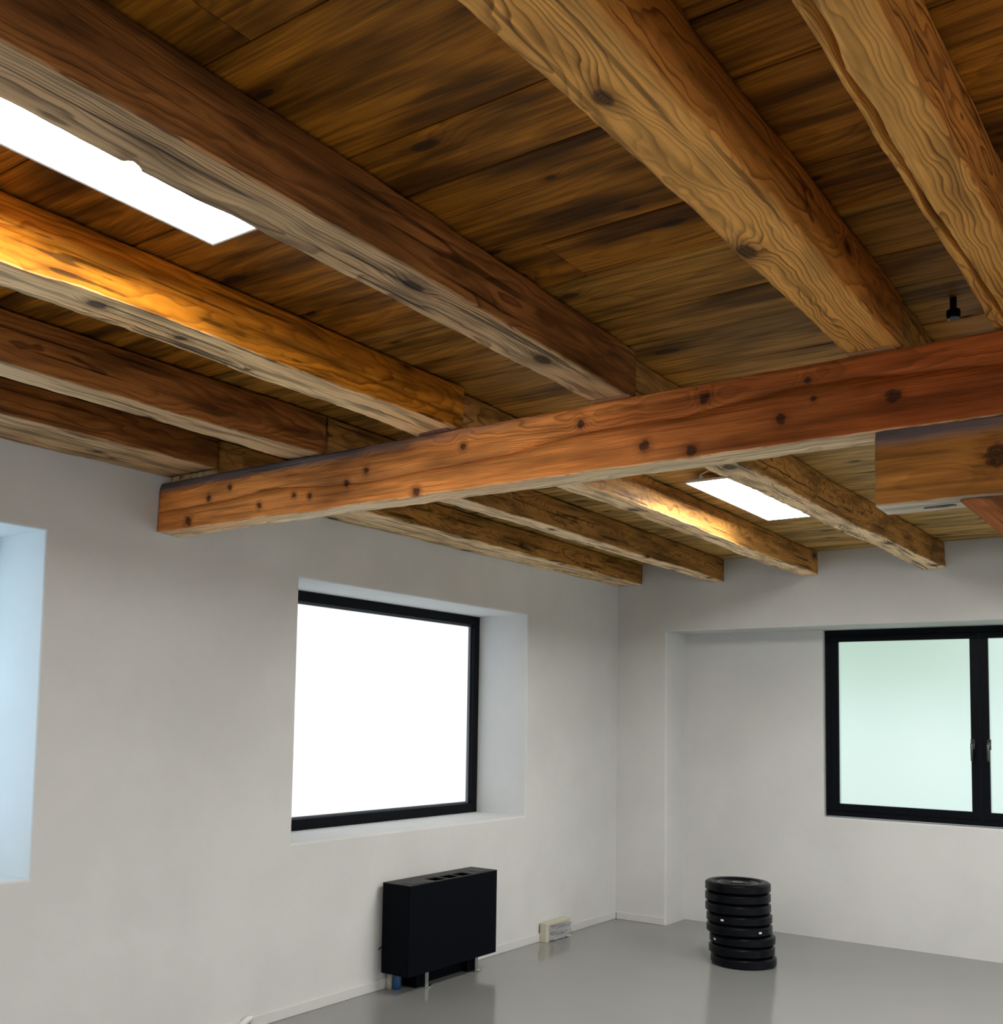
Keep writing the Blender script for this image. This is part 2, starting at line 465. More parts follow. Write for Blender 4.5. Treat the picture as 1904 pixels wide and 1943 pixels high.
T_L = 0.52
holes_left = [(-3.72, -1.382, 0.918, 2.367), (-7.62, -5.262, 0.90, 2.392), (-11.5, -9.15, 0.90, 2.39)]
w = obj("wall_left", wall_grid("wall_left", cuts(RY, 0.62, holes_left, 0), cuts(-0.02, 3.0, holes_left, 2), holes_left, 'x', 0.0, -T_L), M['plaster'])
tag(w, "grey-white plastered wall with deep window recesses on the left", kind="structure")
hn = [(0.444, 4.90, 0.0, 2.336)]
w = obj("wall_far", wall_grid("wall_far", cuts(0.0, RX, hn, 0), sorted({0.0, 2.336, 3.0}), hn, 'y', 0.0, 0.36), M['plaster'])
tag(w, "plastered end wall with a pier and a wide shallow niche", kind="structure")
WX0, WX1, WZ0, WZ1 = 1.578, 3.76, 0.912, 2.336
hw = [(WX0, WX1, WZ0, WZ1)]
w = obj("wall_niche", wall_grid("wall_niche", cuts(0.3, 5.0, hw, 0), [0.0, WZ0, WZ1, 3.0], hw, 'y', 0.36, 0.62), M['plaster'])
tag(w, "plastered back of the shallow niche behind the weight plates", kind="structure")
holes_right = [(-3.9, -1.5, 0.9, 2.38), (-8.0, -5.6, 0.9, 2.38), (-11.8, -9.4, 0.9, 2.38)]
w = obj("wall_right", wall_grid("wall_right", cuts(RY, 0.62, holes_right, 0), cuts(-0.02, 3.0, holes_right, 2), holes_right, 'x', RX, RX + 0.4), M['plaster'])
tag(w, "plastered wall on the unseen right side", kind="structure")
w = obj("wall_back", box_mesh("wall_back", -0.52, RX + 0.4, RY - 0.3, RY, -0.02, 3.0), M['plaster'])
tag(w, "plain plastered wall behind the camera", kind="structure")
w = obj("floor", box_mesh("floor", 0.0, RX, RY, 0.36, -0.05, 0.0), M['floor'])
tag(w, "glossy grey epoxy resin floor", kind="structure")

def baseboard(name, x0, x1, y0, y1, label, parent=None):
    o = obj(name, box_mesh(name, x0, x1, y0, y1, 0.0, 0.060, 0.004, 2), M['baseboard'])
    tag(o, label, kind="structure")
    return o
baseboard("baseboard_left", 0.0, 0.012, -3.99, -0.012, "low cream skirting board along the foot of the left wall")
baseboard("baseboard_left_near", 0.0, 0.012, RY, -4.05, "low cream skirting board left of the bent pipe end")
baseboard("baseboard_far", 0.012, 0.440, -0.012, 0.0, "short low skirting board on the pier beside the niche")

# ------------------------------------------------------------------ windows
def bar(name, parent, x0, x1, y0, y1, z0, z1, mat=None, bev=0.003, rot=None):
    return obj(name, box_mesh(name, x0, x1, y0, y1, z0, z1, bev, 2), mat or M['frame'], parent)

def fixed_window(name, y0, y1, z0, z1, xf, pane_mat, label, sgn=-1):
    """Fixed light in an x = const wall; xf is the room-side face of its frame."""
    root = empty(name, (xf, (y0 + y1) / 2, z0))
    tag(root, label, kind="structure")
    hw, h = (y1 - y0) / 2, z1 - z0
    fw, d = 0.066, 0.075
    xa, xb = (min(0, sgn * d), max(0, sgn * d))
    bar("frame_head", root, xa, xb, -hw, hw, h - fw, h)
    bar("frame_sill", root, xa, xb, -hw, hw, 0, fw)
    for s in (-1, 1):
        a, b = sorted((s * hw, s * (hw - fw)))
        bar("frame_stile", root, xa, xb, a, b, fw, h - fw)
    # glazing bead
    xg0, xg1 = sorted((sgn * 0.030, sgn * 0.050))
    bd = 0.012
    for s in (-1, 1):
        a, b = sorted((s * (hw - fw), s * (hw - fw - bd)))
        bar("glazing_bead", root, xg0, xg1, a, b, fw, h - fw, M['gasket'], 0.002)
    for a, b in ((fw, fw + bd), (h - fw - bd, h - fw)):
        bar("glazing_bead", root, xg0, xg1, -hw + fw + bd, hw - fw - bd, a, b, M['gasket'], 0.002)
    xp0, xp1 = sorted((sgn * 0.050, sgn * 0.056))
    p = obj("pane", box_mesh("pane", xp0, xp1, -hw + fw, hw - fw, fw, h - fw), pane_mat, root)
    face_mats(p, (-sgn, 0, 0), pane_mat, M['glass_back'])
    p["label"] = "frosted glass pane bright with daylight"
    return root

fixed_window("window_1", -7.62, -5.262, 0.90, 2.392, -0.43, M['pane_near'], "dark framed frosted window in the left recess nearest the camera")
fixed_window("window_2", -3.72, -1.382, 0.918, 2.367, -0.43, M['pane_left'], "black framed fixed window with white frosted glass above the heater")
fixed_window("window_4", -11.5, -9.15, 0.90, 2.39, -0.43, M['pane_right'], "dark framed frosted window behind the camera on the left")
for i, h in enumerate(holes_right):
    fixed_window("window_%d" % (5 + i), h[0], h[1], h[2], h[3], RX + 0.25, M['pane_right'], "dark framed frosted window in the unseen right wall", sgn=1)

def casement_window():
    root = empty("window_3", (WX0, 0.40, WZ0))
    tag(root, "black double casement window with mint frosted panes in the niche", kind="structure")
    Wd, H = WX1 - WX0, WZ1 - WZ0
    o = 0.008
    fw = 0.042
    bar("frame_head", root, o, Wd - o, 0, 0.07, H - fw - 0.004, H - 0.004)
    bar("frame_sill", root, o, Wd - o, 0, 0.07, o, fw + o)
    bar("frame_stile", root, o, o + fw, 0, 0.07, fw + o, H - fw - 0.004)
    bar("frame_stile", root, Wd - o - fw, Wd - o, 0, 0.07, fw + o, H - fw - 0.004)
    mid = 2.668 - WX0
    z0, z1 = fw + o + 0.002, H - fw - 0.006
    for k, (a, b) in enumerate(((o + fw + 0.002, mid - 0.0015), (mid + 0.0015, Wd - o - fw - 0.002))):
        s = empty("casement_sash", (0, 0, 0)); s.parent = root
        s.location = (a, -0.012, z0)
        w_, h_ = b - a, z1 - z0
        sw = 0.056
        bar("sash_rail", s, 0, w_, 0, 0.06, 0, sw - 0.004)
        bar("sash_rail", s, 0, w_, 0, 0.06, h_ - sw + 0.012, h_)
        bar("sash_stile", s, 0, sw, 0, 0.06, sw - 0.004, h_ - sw + 0.012)
        bar("sash_stile", s, w_ - sw - 0.004, w_, 0, 0.06, sw - 0.004, h_ - sw + 0.012)
        p = obj("pane", box_mesh("pane", sw, w_ - sw - 0.004, 0.022, 0.028, sw - 0.004, h_ - sw + 0.012), M['pane_far'], s)
        face_mats(p, (0, -1, 0), M['pane_far'], M['glass_back'])
        p["label"] = "frosted pane with a pale mint tint"
        hx = w_ - 0.047 if k == 0 else 0.054
        bm = bmesh.new()
        hz = 1.50 - WZ0 - z0
        add_box(bm, hx - 0.013, hx + 0.013, -0.010, 0.0, hz - 0.045, hz + 0.028)
        add_tube(bm, [(hx, -0.008, hz), (hx, -0.045, hz), (hx, -0.052, hz - 0.012), (hx, -0.052, hz - 0.125)], [0.009, 0.009, 0.009, 0.007], 10)
        hd = obj("handle", from_bm("handle", bm), M['handle'], s, smooth=True)
        hd["label"] = "dark metal lever handle pointing down"
casement_window()

# ------------------------------------------------------------------ timbers
def snoise(seed, n=7, f0=0.6, f1=9.0):
    r = np.random.RandomState(seed)
    fr = np.exp(r.uniform(math.log(f0), math.log(f1), n)); ph = r.uniform(0, 6.28, n); am = r.uniform(.4, 1, n) / np.sqrt(fr)
    am /= am.sum()
    def f(u): return (am[:, None] * np.sin(fr[:, None] * np.atleast_1d(u)[None] * 2 * math.pi * 0.5 + ph[:, None])).sum(0)
    return f

def beam_mesh(name, L, yl, yr, zb, zt, seed=0, jit=0.004, step=0.03, cracks=(), chips=(), rad=0.006, wane=None, rows_extra=(), ncol=7):
    """Hewn beam from x=0 to L. yl/yr/zb/zt: callables or numbers for the -Y/+Y faces, bottom and top.
    Faces: 3 = -Y side (v = -(height)), 0 = bottom (v from 0), 1 = +Y side, 2 = top. UV in metres.
    cracks: (face, t(u), halfwidth(u), depth). chips: (corner, u0, u1, radius). wane: (radius(u)) on the -Y/top corner."""
    us = set(np.round(np.linspace(0, L, max(2, int(L / step) + 1)), 5)) | set(rows_extra)
    us = np.array(sorted(us))
    fn = lambda q: (q(us) if callable(q) else np.full_like(us, float(q)))
    YL, YR, ZB, ZT = fn(yl), fn(yr), fn(zb), fn(zt)
    J = [snoise(seed * 31 + k) for k in range(8)]
    J2 = [snoise(seed * 57 + 11 + k, 9, 6, 40) for k in range(8)]
    jv = lambda k: jit * (J[k](us) * 1.4 + J2[k](us) * 0.5)
    # corners: A = (-Y, top), B = (-Y, bottom), Cc = (+Y, bottom), D = (+Y, top)
    A = np.stack([YL + jv(0), ZT + 0 * us], 1); B = np.stack([YL + jv(2), ZB + jv(3)], 1)
    Cc = np.stack([YR + jv(4), ZB + jv(5)], 1); D = np.stack([YR + jv(6), ZT + 0 * us], 1)
    corners = [A, B, Cc, D]
    RAD = []
    for k in range(4):
        r = rad * (1.0 + 0.6 * snoise(seed * 77 + k, 6, 1, 14)(us))
        if k == 0 and wane is not None: r = np.maximum(r, wane(us))
        for (ck, u0, u1, rr) in chips:
            if ck == k:
                m = np.clip(np.minimum((us - u0) / 0.012, (u1 - us) / 0.02), 0, 1)
                r = np.maximum(r, rr * m)
        RAD.append(np.maximum(r, 0.001))
    faces = [(0, 1, 3), (1, 2, 0), (2, 3, 1), (3, 0, 2)]     # corner from, to, face id
    pts, vs, wt, wn = [], [], [], []
    height = np.abs(ZT - ZB); width = np.abs(YR - YL)
    vbase = {3: -height, 0: np.zeros_like(us), 1: width, 2: width + height}
    for (ca, cb, fid) in faces:
        Pa, Pb = corners[ca], corners[cb]
        d = Pb - Pa
        ln = np.linalg.norm(d, axis=1)
        ta, tb = RAD[ca] / ln, 1 - RAD[cb] * (0.35 if (wane is not None and cb == 0) else 1.0) / ln
        cr = [c for c in cracks if c[0] == fid]
        cols = []
        nrm = np.stack([-d[:, 1], d[:, 0]], 1) / ln[:, None]      # inward?
        cen = (A + B + Cc + D) / 4
        sgn = np.sign(((cen - Pa) * nrm).sum(1))[:, None]
        nrm = nrm * sgn
        if cr:
            c = cr[0]
            tc, hw, dep = c[1](us), c[2](us) / ln, c[3]
            tc = np.clip(tc, ta + hw + 0.02, tb - hw - 0.02)
            n1 = 4
            for k in range(n1): cols.append((ta + (tc - hw - ta) * k / n1, 0))
            cols.append((tc - hw, 0)); cols.append((tc - hw * 0.5, dep * np.clip(hw * ln / 0.002, 0, 1)))
            cols.append((tc + hw * 0.5, dep * np.clip(hw * ln / 0.002, 0, 1))); cols.append((tc + hw, 0))
            for k in range(1, n1 + 1): cols.append((tc + hw + (tb - tc - hw) * k / n1, 0))
        else:
            for k in range(ncol): cols.append((ta + (tb - ta) * k / (ncol - 1), 0))
        for q, (t, dp) in enumerate(cols):
            P = Pa + d * t[:, None]
            if isinstance(dp, np.ndarray) or dp:
                P = P + nrm * np.atleast_1d(dp)[:, None]
            elif 0 < q < len(cols) - 1:
                P = P + nrm * (jit * 0.35 * snoise(seed * 91 + fid * 13 + q, 9, 3, 30)(us))[:, None]
            pts.append(P); vs.append(vbase[fid] + t * ln)
            wt.append(1.0 if fid == 0 else 0.0)
            wn.append(np.zeros_like(us))
        # rounded corner after this face (at cb): two arc columns
        nxt = corners[(cb + 1) % 4]
        d2 = nxt - Pb; l2 = np.linalg.norm(d2, axis=1)
        p0 = Pa + d * tb[:, None]; p2 = Pb + d2 * (RAD[cb] / l2)[:, None]
        for k in (1 / 3, 2 / 3):
            mid = Pb if wane is None or cb != 0 else (p0 + p2) / 2
            if any(ch[0] == cb for ch in chips): mid = Pb * 0.5 + (p0 + p2) / 4
            pts.append((1 - k) ** 2 * p0 + 2 * k * (1 - k) * mid + k * k * p2)
            vs.append(vbase[fid] + ln * tb + RAD[cb] * k * 2)
            wt.append(0.5 if (fid == 0 or cb == 1) else 0.0)
            wn.append(np.clip(RAD[cb] / 0.012 - 1, 0, 1) if (wane is not None and cb == 0) else np.zeros_like(us))
        if wane is not None and cb == 0:
            wn[-3] = np.clip(RAD[cb] / 0.012 - 1, 0, 1) * 0.9
    # the wane belongs to the first face's first column too
    if wane is not None: wn[0] = np.clip(RAD[0] / 0.012 - 1, 0, 1) * 0.9
    nc = len(pts)
    # duplicate the seam column
    pts.append(pts[0]); vs.append(vbase[2] + width + 0.01); wt.append(wt[0]); wn.append(wn[0])
    n = len(us)
    X = np.repeat(us[None], nc + 1, 0)
    co = np.stack([X, np.array([p[:, 0] for p in pts]), np.array([p[:, 1] for p in pts])], 2).reshape(-1, 3)
    idx = lambda c, r: c * n + r
    cs, rs = np.meshgrid(np.arange(nc), np.arange(n - 1), indexing='ij')
    q = np.stack([idx(cs, rs), idx(cs, rs + 1), idx(cs + 1, rs + 1), idx(cs + 1, rs)], 2).reshape(-1, 4)
    me = bpy.data.meshes.new(name)
    nf = len(q)
    cap0 = [idx(c, 0) for c in range(nc)]; cap1 = [idx(c, n - 1) for c in range(nc)][::-1]
    loops = np.concatenate([q.ravel(), cap0, cap1]).astype(np.int32)
    me.vertices.add(len(co)); me.vertices.foreach_set("co", co.ravel().astype(np.float32))
    me.loops.add(len(loops)); me.loops.foreach_set("vertex_index", loops)
    me.polygons.add(nf + 2)
    st = np.concatenate([np.arange(nf) * 4, [nf * 4, nf * 4 + nc]]).astype(np.int32)
    me.polygons.foreach_set("loop_start", st)
    uvv = np.stack([X, np.array(vs)], 2).reshape(-1, 2)
    uvl = me.uv_layers.new(name="UVMap")
    uvl.data.foreach_set("uv", uvv[loops].ravel().astype(np.float32))
    a = me.attributes.new("under_face", 'FLOAT', 'POINT'); a.data.foreach_set("value", np.repeat(np.array(wt)[:, None], n, 1).ravel().astype(np.float32))
    a = me.attributes.new("wane", 'FLOAT', 'POINT'); a.data.foreach_set("value", np.array(wn).ravel().astype(np.float32))
    sm = np.ones(nf + 2, dtype=bool); sm[-2:] = False
    me.polygons.foreach_set("use_smooth", sm)
    me.update(calc_edges=True)
    me.validate()
    bm = bmesh.new(); bm.from_mesh(me)
    bmesh.ops.recalc_face_normals(bm, faces=bm.faces[:])
    bm.to_mesh(me); bm.free()
    return me

def lerp(pairs):
    xs = np.array([p[0] for p in pairs]); ys = np.array([p[1] for p in pairs])
    return lambda u: np.interp(u, xs, ys)

def joist(name, x_l, x_r, y_far, y_near, zb, mat, label, seed, **kw):
    """Joist running along the room (world Y). Local X points from the near end to the far end; local -Y faces world +X."""
    root = obj(name, None, None) if False else None
    L = y_far - y_near
    xl = x_l if not callable(x_l) else x_l
    fl = (lambda u: -(x_l(u + y_near))) if callable(x_l) else -x_l
    fr = (lambda u: -(x_r(u + y_near))) if callable(x_r) else -x_r
    xc = float(np.mean([(x_l(np.array([y_near, y_far])).mean() if callable(x_l) else x_l), (x_r(np.array([y_near, y_far])).mean() if callable(x_r) else x_r)]))
    g = lambda q: (lambda u: q(u) + xc) if callable(q) else q + xc
    zc = zb + 0.09
    me = beam_mesh(name, L, g(fr), g(fl), zb - zc, ZC - 0.004 - zc, seed=seed, **kw)
    o = obj(name, me, mat, None, (xc, y_near, zc))
    o.rotation_euler = (0, 0, math.pi / 2)
    tag(o, label, "beam", "ceiling joists")
    return o

ZB = 2.716
Y0, YJ = -12.99, -4.628
u_of = lambda y: y - Y0
C1 = lambda pairs: (lambda u, f=lerp([(u_of(a), b) for a, b in pairs]), s=snoise(5, 6, 2, 20): f(u) + 0.02 * s(u))
joist("ceiling_joist", 3.615, lerp([(-13, 3.71), (-6.2, 3.717), (-5.3, 3.738), (-4.6, 3.74)]), YJ, Y0, ZB, M['w_gold'],
      "narrow rough-sawn joist with a long split, rightmost above the girder", 21, jit=0.004, step=0.02, rad=0.006,
      cracks=[(0, C1([(-13, .8), (-6.4, .93), (-6.0, .88), (-5.4, .84), (-4.8, .70), (-4.5, .66)]),
               lambda u: 0.005 + 0.004 * np.abs(snoise(9, 6, 2, 16)(u)) * 2, 0.035)])
joist("ceiling_joist", lerp([(-13, 3.18), (-6.6, 3.192), (-5.8, 3.209), (-4.7, 3.222)]), 3.368, YJ, Y0, ZB, M['w_gold'],
      "wide golden joist with wavy ring grain, second from the right", 22, jit=0.006, step=0.02, rad=0.012)
joist("ceiling_joist", 2.362, lerp([(-13, 2.533), (-6.0, 2.527), (-4.7, 2.50)]), YJ, Y0, ZB, M['w_aged'],
      "grey-brown joist with a chipped edge beside the long light panel", 23, jit=0.0035, step=0.02, rad=0.006,
      chips=[(2, u_of(-6.612), u_of(-6.556), 0.024)], rows_extra=[u_of(y) for y in (-6.62, -6.612, -6.604, -6.596, -6.57, -6.56, -6.55, -6.545)])
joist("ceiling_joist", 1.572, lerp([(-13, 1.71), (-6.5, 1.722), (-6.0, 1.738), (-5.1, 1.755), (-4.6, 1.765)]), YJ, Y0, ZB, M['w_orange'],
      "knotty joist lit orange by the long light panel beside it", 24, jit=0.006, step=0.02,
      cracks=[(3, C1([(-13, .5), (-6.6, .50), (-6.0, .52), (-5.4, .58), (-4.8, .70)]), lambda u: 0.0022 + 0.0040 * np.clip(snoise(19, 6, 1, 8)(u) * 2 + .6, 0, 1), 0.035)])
joist("ceiling_joist", 0.862, lerp([(-13, 1.0), (-6.0, 1.005), (-4.7, 1.04)]), YJ, Y0, ZB, M['w_aged'],
      "reddish dark joist with a pale underside, second from the left wall", 25, jit=0.005)
joist("ceiling_joist", 0.0, 0.353, YJ, Y0, 2.746, M['w_aged'],
      "dark broad joist lying tight against the left wall, before the girder", 26, jit=0.004)
joist("ceiling_joist", 4.42, 4.58, YJ, Y0, ZB, M['w_gold'], "joist above and right of the camera, out of view", 27, jit=0.006, step=0.06)
joist("ceiling_joist", 5.25, 5.41, YJ, Y0, ZB, M['w_gold'], "first joist beyond the post, out of view on the right", 28, jit=0.006, step=0.06)
joist("ceiling_joist", 6.1, 6.26, YJ, Y0, ZB, M['w_gold'], "second joist beyond the post, out of view on the right", 29, jit=0.006, step=0.06)
joist("ceiling_joist", 7.0, 7.16, YJ, Y0, ZB, M['w_gold'], "joist close to the unseen right wall, before the girder", 30, jit=0.006, step=0.06)
YF = -4.612
joist("ceiling_joist", 0.0, lerp([(-4.6, .34), (-3.4, .329), (0, .222)]), 0.0, YF, 2.728, M['w_far'],
      "nail-pocked joist along the left wall beyond the girder", 41, jit=0.004)
joist("ceiling_joist", lerp([(-4.6, .90), (-3.5, .885), (0, .812)]), lerp([(-4.6, 1.04), (-3.5, 1.02), (0, .928)]), 0.0, YF, ZB, M['w_far'],
      "joist beyond the girder ending second from the room corner", 42, jit=0.005)
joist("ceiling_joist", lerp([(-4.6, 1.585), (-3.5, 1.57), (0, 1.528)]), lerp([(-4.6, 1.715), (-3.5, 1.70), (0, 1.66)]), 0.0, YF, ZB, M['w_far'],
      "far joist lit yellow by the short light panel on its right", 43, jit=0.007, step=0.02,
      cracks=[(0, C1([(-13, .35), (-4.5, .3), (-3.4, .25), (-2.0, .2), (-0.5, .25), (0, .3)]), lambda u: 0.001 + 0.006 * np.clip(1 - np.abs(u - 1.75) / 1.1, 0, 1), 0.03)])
joist("ceiling_joist", lerp([(-4.6, 2.31), (-3.6, 2.311), (0, 2.388)]), lerp([(-4.6, 2.458), (-3.0, 2.466), (-2.1, 2.466), (0, 2.536)]), 0.0, YF, ZB - 0.004, M['w_far'],
      "far joist with curly grain to the right of the short light panel", 44, jit=0.008, step=0.02)
joist("ceiling_joist", 3.20, 3.36, 0.0, YF, ZB, M['w_far'], "far joist hidden behind the corbel and brace", 45, jit=0.006, step=0.05)
joist("ceiling_joist", 3.62, 3.74, 0.0, YF, ZB, M['w_far'], "narrow far joist right of the one hidden by the brace", 46, jit=0.006, step=0.05)
for k, xx in enumerate((4.42, 5.25, 6.1, 7.0)):
    joist("ceiling_joist", xx, xx + .16, 0.0, YF, ZB, M['w_far'], "out of view far joist number %s from the post" % ("one", "two", "three", "four")[k], 47 + k, jit=0.006, step=0.08)

# girder -------------------------------------------------------------
GY0, GY1, GZ0, GZ1 = -4.683, -4.548, 2.471, 2.708
GYC = (GY0 + GY1) / 2
gcrack = lerp([(0.0, 2.565), (0.49, 2.577), (0.793, 2.595), (1.05, 2.575), (1.34, 2.556), (1.933, 2.578), (2.312, 2.612), (2.706, 2.614), (3.053, 2.646), (3.272, 2.641), (3.64, 2.612), (5, 2.58), (8.4, 2.6)])
gz = lambda u: gcrack(u) + 0.006 * snoise(3, 7, 2, 16)(u)
me = beam_mesh("girder_beam", 8.39, GY0 - GYC, GY1 - GYC, GZ0 - 2.59, GZ1 - 2.59, seed=61, jit=0.005, step=0.02, rad=0.006,
               cracks=[(3, lambda u: (GZ1 - gz(u)) / (GZ1 - GZ0), lambda u: 0.0015 + 0.0034 * np.clip(snoise(14, 6, .8, 6)(u) * 2.2 + .25, 0, 1) * np.clip((u - .3) * 2, 0, 1), 0.025)],
               wane=lambda u: np.interp(u, [0, .3, .8, 1.4, 2.0, 2.35, 2.6], [.030, .030, .027, .022, .016, .008, 0]) * (1 + .25 * snoise(33, 6, 1, 12)(u)))
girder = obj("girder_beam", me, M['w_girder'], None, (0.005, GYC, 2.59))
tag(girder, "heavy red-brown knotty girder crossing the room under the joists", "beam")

# packing shims between girder and joists
def shim(x0, x1, z0, z1, y0, y1, lab, mat, slope=0.0):
    bm = bmesh.new()
    v, _ = add_box(bm, -(x1 - x0) / 2, (x1 - x0) / 2, y0 - (y0 + y1) / 2, y1 - (y0 + y1) / 2, 0, z1 - z0)
    bmesh.ops.bevel(bm, geom=bm.edges[:], offset=0.0015, segments=1, affect='EDGES')
    o = obj("packing_shim", from_bm("packing_shim", bm), mat, None, ((x0 + x1) / 2, (y0 + y1) / 2, z0))
    tag(o, lab, "shim", "packing shims on the girder")
M['w_shim'] = plain("shim_redwood", (0.20, 0.07, 0.045), 0.7, var=0.3, scale=40, bump=0.3)
M['w_shim2'] = plain("shim_pine", (0.34, 0.16, 0.06), 0.7, var=0.3, scale=40, bump=0.3)
shim(2.36, 2.51, GZ1, ZB, -4.70, -4.60, "thin pine shim under the grey-brown joist on the girder", M['w_shim2'])
shim(1.60, 1.74, GZ1, ZB, -4.695, -4.60, "red-brown shim under the knotty orange-lit joist", M['w_shim'])
shim(3.23, 3.36, GZ1, ZB, -4.70, -4.60, "thin shim under the wide golden joist on the girder", M['w_shim2'])
shim(3.50, 3.73, GZ1, ZB, -4.66, -4.57, "dark shim under the narrow split joist on the girder", M['w_shim'])

# corbel, brace, post -------------------------------------------------
CB0, CB1, CZ0, CZ1 = 3.302, 5.40, 2.248, 2.470
me = beam_mesh("corbel_beam", CB1 - CB0, GY0 - GYC - 0.004, GY1 - GYC + 0.004, CZ0 - 2.36, CZ1 - 2.36, seed=71, jit=0.003, step=0.02, rad=0.008,
               wane=lambda u: 0.010 + 0.016 * np.clip(1 - u / 1.2, 0, 1) + 0.004 * snoise(12, 6, 2, 14)(u))
corbel = obj("corbel_beam", me, M['w_corbel'], None, (CB0, GYC, 2.36))
tag(corbel, "short orange-brown corbel timber tucked beneath the girder at the right", "beam")
# gap hole in the corbel's pale under-face is a dark chipped pocket
bm = bmesh.new()
pr_ = [(-0.040, -0.010), (-0.010, -0.016), (0.040, -0.012), (0.046, 0.006), (0.010, 0.016), (-0.046, 0.008)]
lo = [bm.verts.new((a, b, -0.0015)) for a, b in pr_]; hi = [bm.verts.new((a * .8, b * .8, 0.004)) for a, b in pr_]
bm.faces.new(lo[::-1]); bm.faces.new(hi)
for k in range(6): bm.faces.new((lo[k], lo[(k + 1) % 6], hi[(k + 1) % 6], hi[k]))
pk = obj("chipped_pocket", from_bm("chipped_pocket", bm), M['black_plastic'], corbel, (0.155, -4.605 - GYC, CZ0 - 2.36))
pk["label"] = "dark chipped pocket in the pale under-face"
# diagonal knee brace at 45 degrees
def brace(sx, label, seed):
    L = 1.02
    me = beam_mesh("knee_brace", L, -0.064, 0.064, -0.150, 0.0, seed=seed, jit=0.003, step=0.03, rad=0.006)
    o = obj("knee_brace", me, M['w_girder2'], None)
    o.rotation_euler = (0, math.radians(45), 0) if sx > 0 else (0, math.radians(45), math.pi)
    return o
M['w_girder2'] = wood("pine_brace_red", (0.42, 0.16, 0.055), (0.20, 0.06, 0.02), grey=(0.45, 0.33, 0.2), grey_amt=0.6, ring=150, warp=0.03, contrast=0.6, knot_amt=0.4)
POST_X = 4.35
def knee(sx, label, seed):
    bm = bmesh.new()
    xa, xb = POST_X - sx * (POST_X - 3.520), POST_X - sx * (POST_X - 3.745)
    xp = POST_X - sx * 0.11
    z_a = CZ0 - abs(xp - xa); z_b = CZ0 - abs(xp - xb)
    L = math.hypot(xp - xa, CZ0 - z_a)
    # build along local X (down the brace), cut square-to-post by making a prism in world space with UV
    ya, yb = GY0 + 0.004, GY1 - 0.004
    prof = [(xa, CZ0), (xb, CZ0), (xp, z_b), (xp, z_a)]
    n = 14
    f = [bm.verts.new((x, ya, z)) for x, z in prof]; b = [bm.verts.new((x, yb, z)) for x, z in prof]
    bm.faces.new(f); bm.faces.new(b[::-1])
    for k in range(4): bm.faces.new((f[k], b[k], b[(k + 1) % 4], f[(k + 1) % 4]))
    bmesh.ops.recalc_face_normals(bm, faces=bm.faces[:])
    bmesh.ops.bevel(bm, geom=bm.edges[:], offset=0.005, segments=2, affect='EDGES')
    # express in local coordinates with X along the brace
    rot = Matrix.Rotation(math.radians(45) if sx > 0 else math.radians(135), 4, 'Y')
    org = Vector((xa, (ya + yb) / 2, CZ0))
    inv = rot.inverted() @ Matrix.Translation(-org)
    bmesh.ops.transform(bm, matrix=inv, verts=bm.verts[:])
    uv = bm.loops.layers.uv.new("UVMap")
    for fc in bm.faces:
        for lp in fc.loops: lp[uv].uv = (lp.vert.co.x, lp.vert.co.z + lp.vert.co.y)
    o = obj("knee_brace", from_bm("knee_brace", bm), M['w_girder2'], None)
    o.matrix_world = Matrix.Translation(org) @ rot
    tag(o, label, "brace", "knee braces of the post")
knee(1, "diagonal reddish knee brace running down from the corbel at the right edge", 72)
knee(-1, "matching knee brace on the far side of the post, out of view", 73)
me = beam_mesh("timber_post", CZ0, -0.11, 0.11, -0.08, 0.08, seed=74, jit=0.003, step=0.05)
post = obj("timber_post", me, M['w_girder2'], None, (POST_X, (GY0 + GY1) / 2, 0.0))
post.rotation_euler = (0, -math.pi / 2, 0)
post.rotation_euler = (math.pi / 2, -math.pi / 2, 0)
tag(post, "square timber post under the corbel, just out of view", "post")

# ------------------------------------------------------------------ ceiling boards
ceil = obj("ceiling", box_mesh("ceiling", -0.3, RX + 0.3, RY - 0.2, 0.55, ZC + 0.034, ZC + 0.08), plain("ceiling_dark_deck", (0.03, 0.02, 0.012), 0.9))
tag(ceil, "ceiling of broad golden-brown pine boards above the joists", kind="structure")
ys = [-13.0, -12.6, -12.2, -11.75, -11.3, -10.9, -10.5, -10.05, -9.6, -9.2, -8.75, -8.3, -7.85, -7.42, -6.98, -6.535, -6.112, -5.90, -5.49, -5.235, -4.908, -4.672,
      -4.32, -3.95, -3.56, -3.17, -2.776, -2.366, -1.877, -1.46, -1.02, -0.60, -0.22, 0.0]
splits = {-6.98: [2.65], -5.49: [2.655]}
joints_at = [[2.443, 4.5], [0.93, 3.29], [1.65, 5.3], [3.67]]
bcache = {}
def board(x0, x1, y0, y1, dz):
    L, Wd = x1 - x0 - 0.003, y1 - y0 - 0.006
    bm_ = 'w_board_daylit' if y0 > -3.7 else ('w_board_mid' if y0 > -5.3 else 'w_board')
    key = (round(L, 3), round(Wd, 3), bm_)
    if key not in bcache:
        bm = bmesh.new()
        add_box(bm, -L / 2, L / 2, -Wd / 2, Wd / 2, 0, 0.030)
        ed = [e for e in bm.edges if all(v.co.z < 0.001 for v in e.verts)]
        bmesh.ops.bevel(bm, geom=ed, offset=0.0045, segments=1, affect='EDGES')
        uv = bm.loops.layers.uv.new("UVMap")
        for f in bm.faces:
            for lp in f.loops: lp[uv].uv = (lp.vert.co.x, lp.vert.co.y)
        me = from_bm("board", bm)
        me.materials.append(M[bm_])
        bcache[key] = me
    o = obj("board", bcache[key], None, ceil, ((x0 + x1) / 2, (y0 + y1) / 2, ZC + dz))
    return o
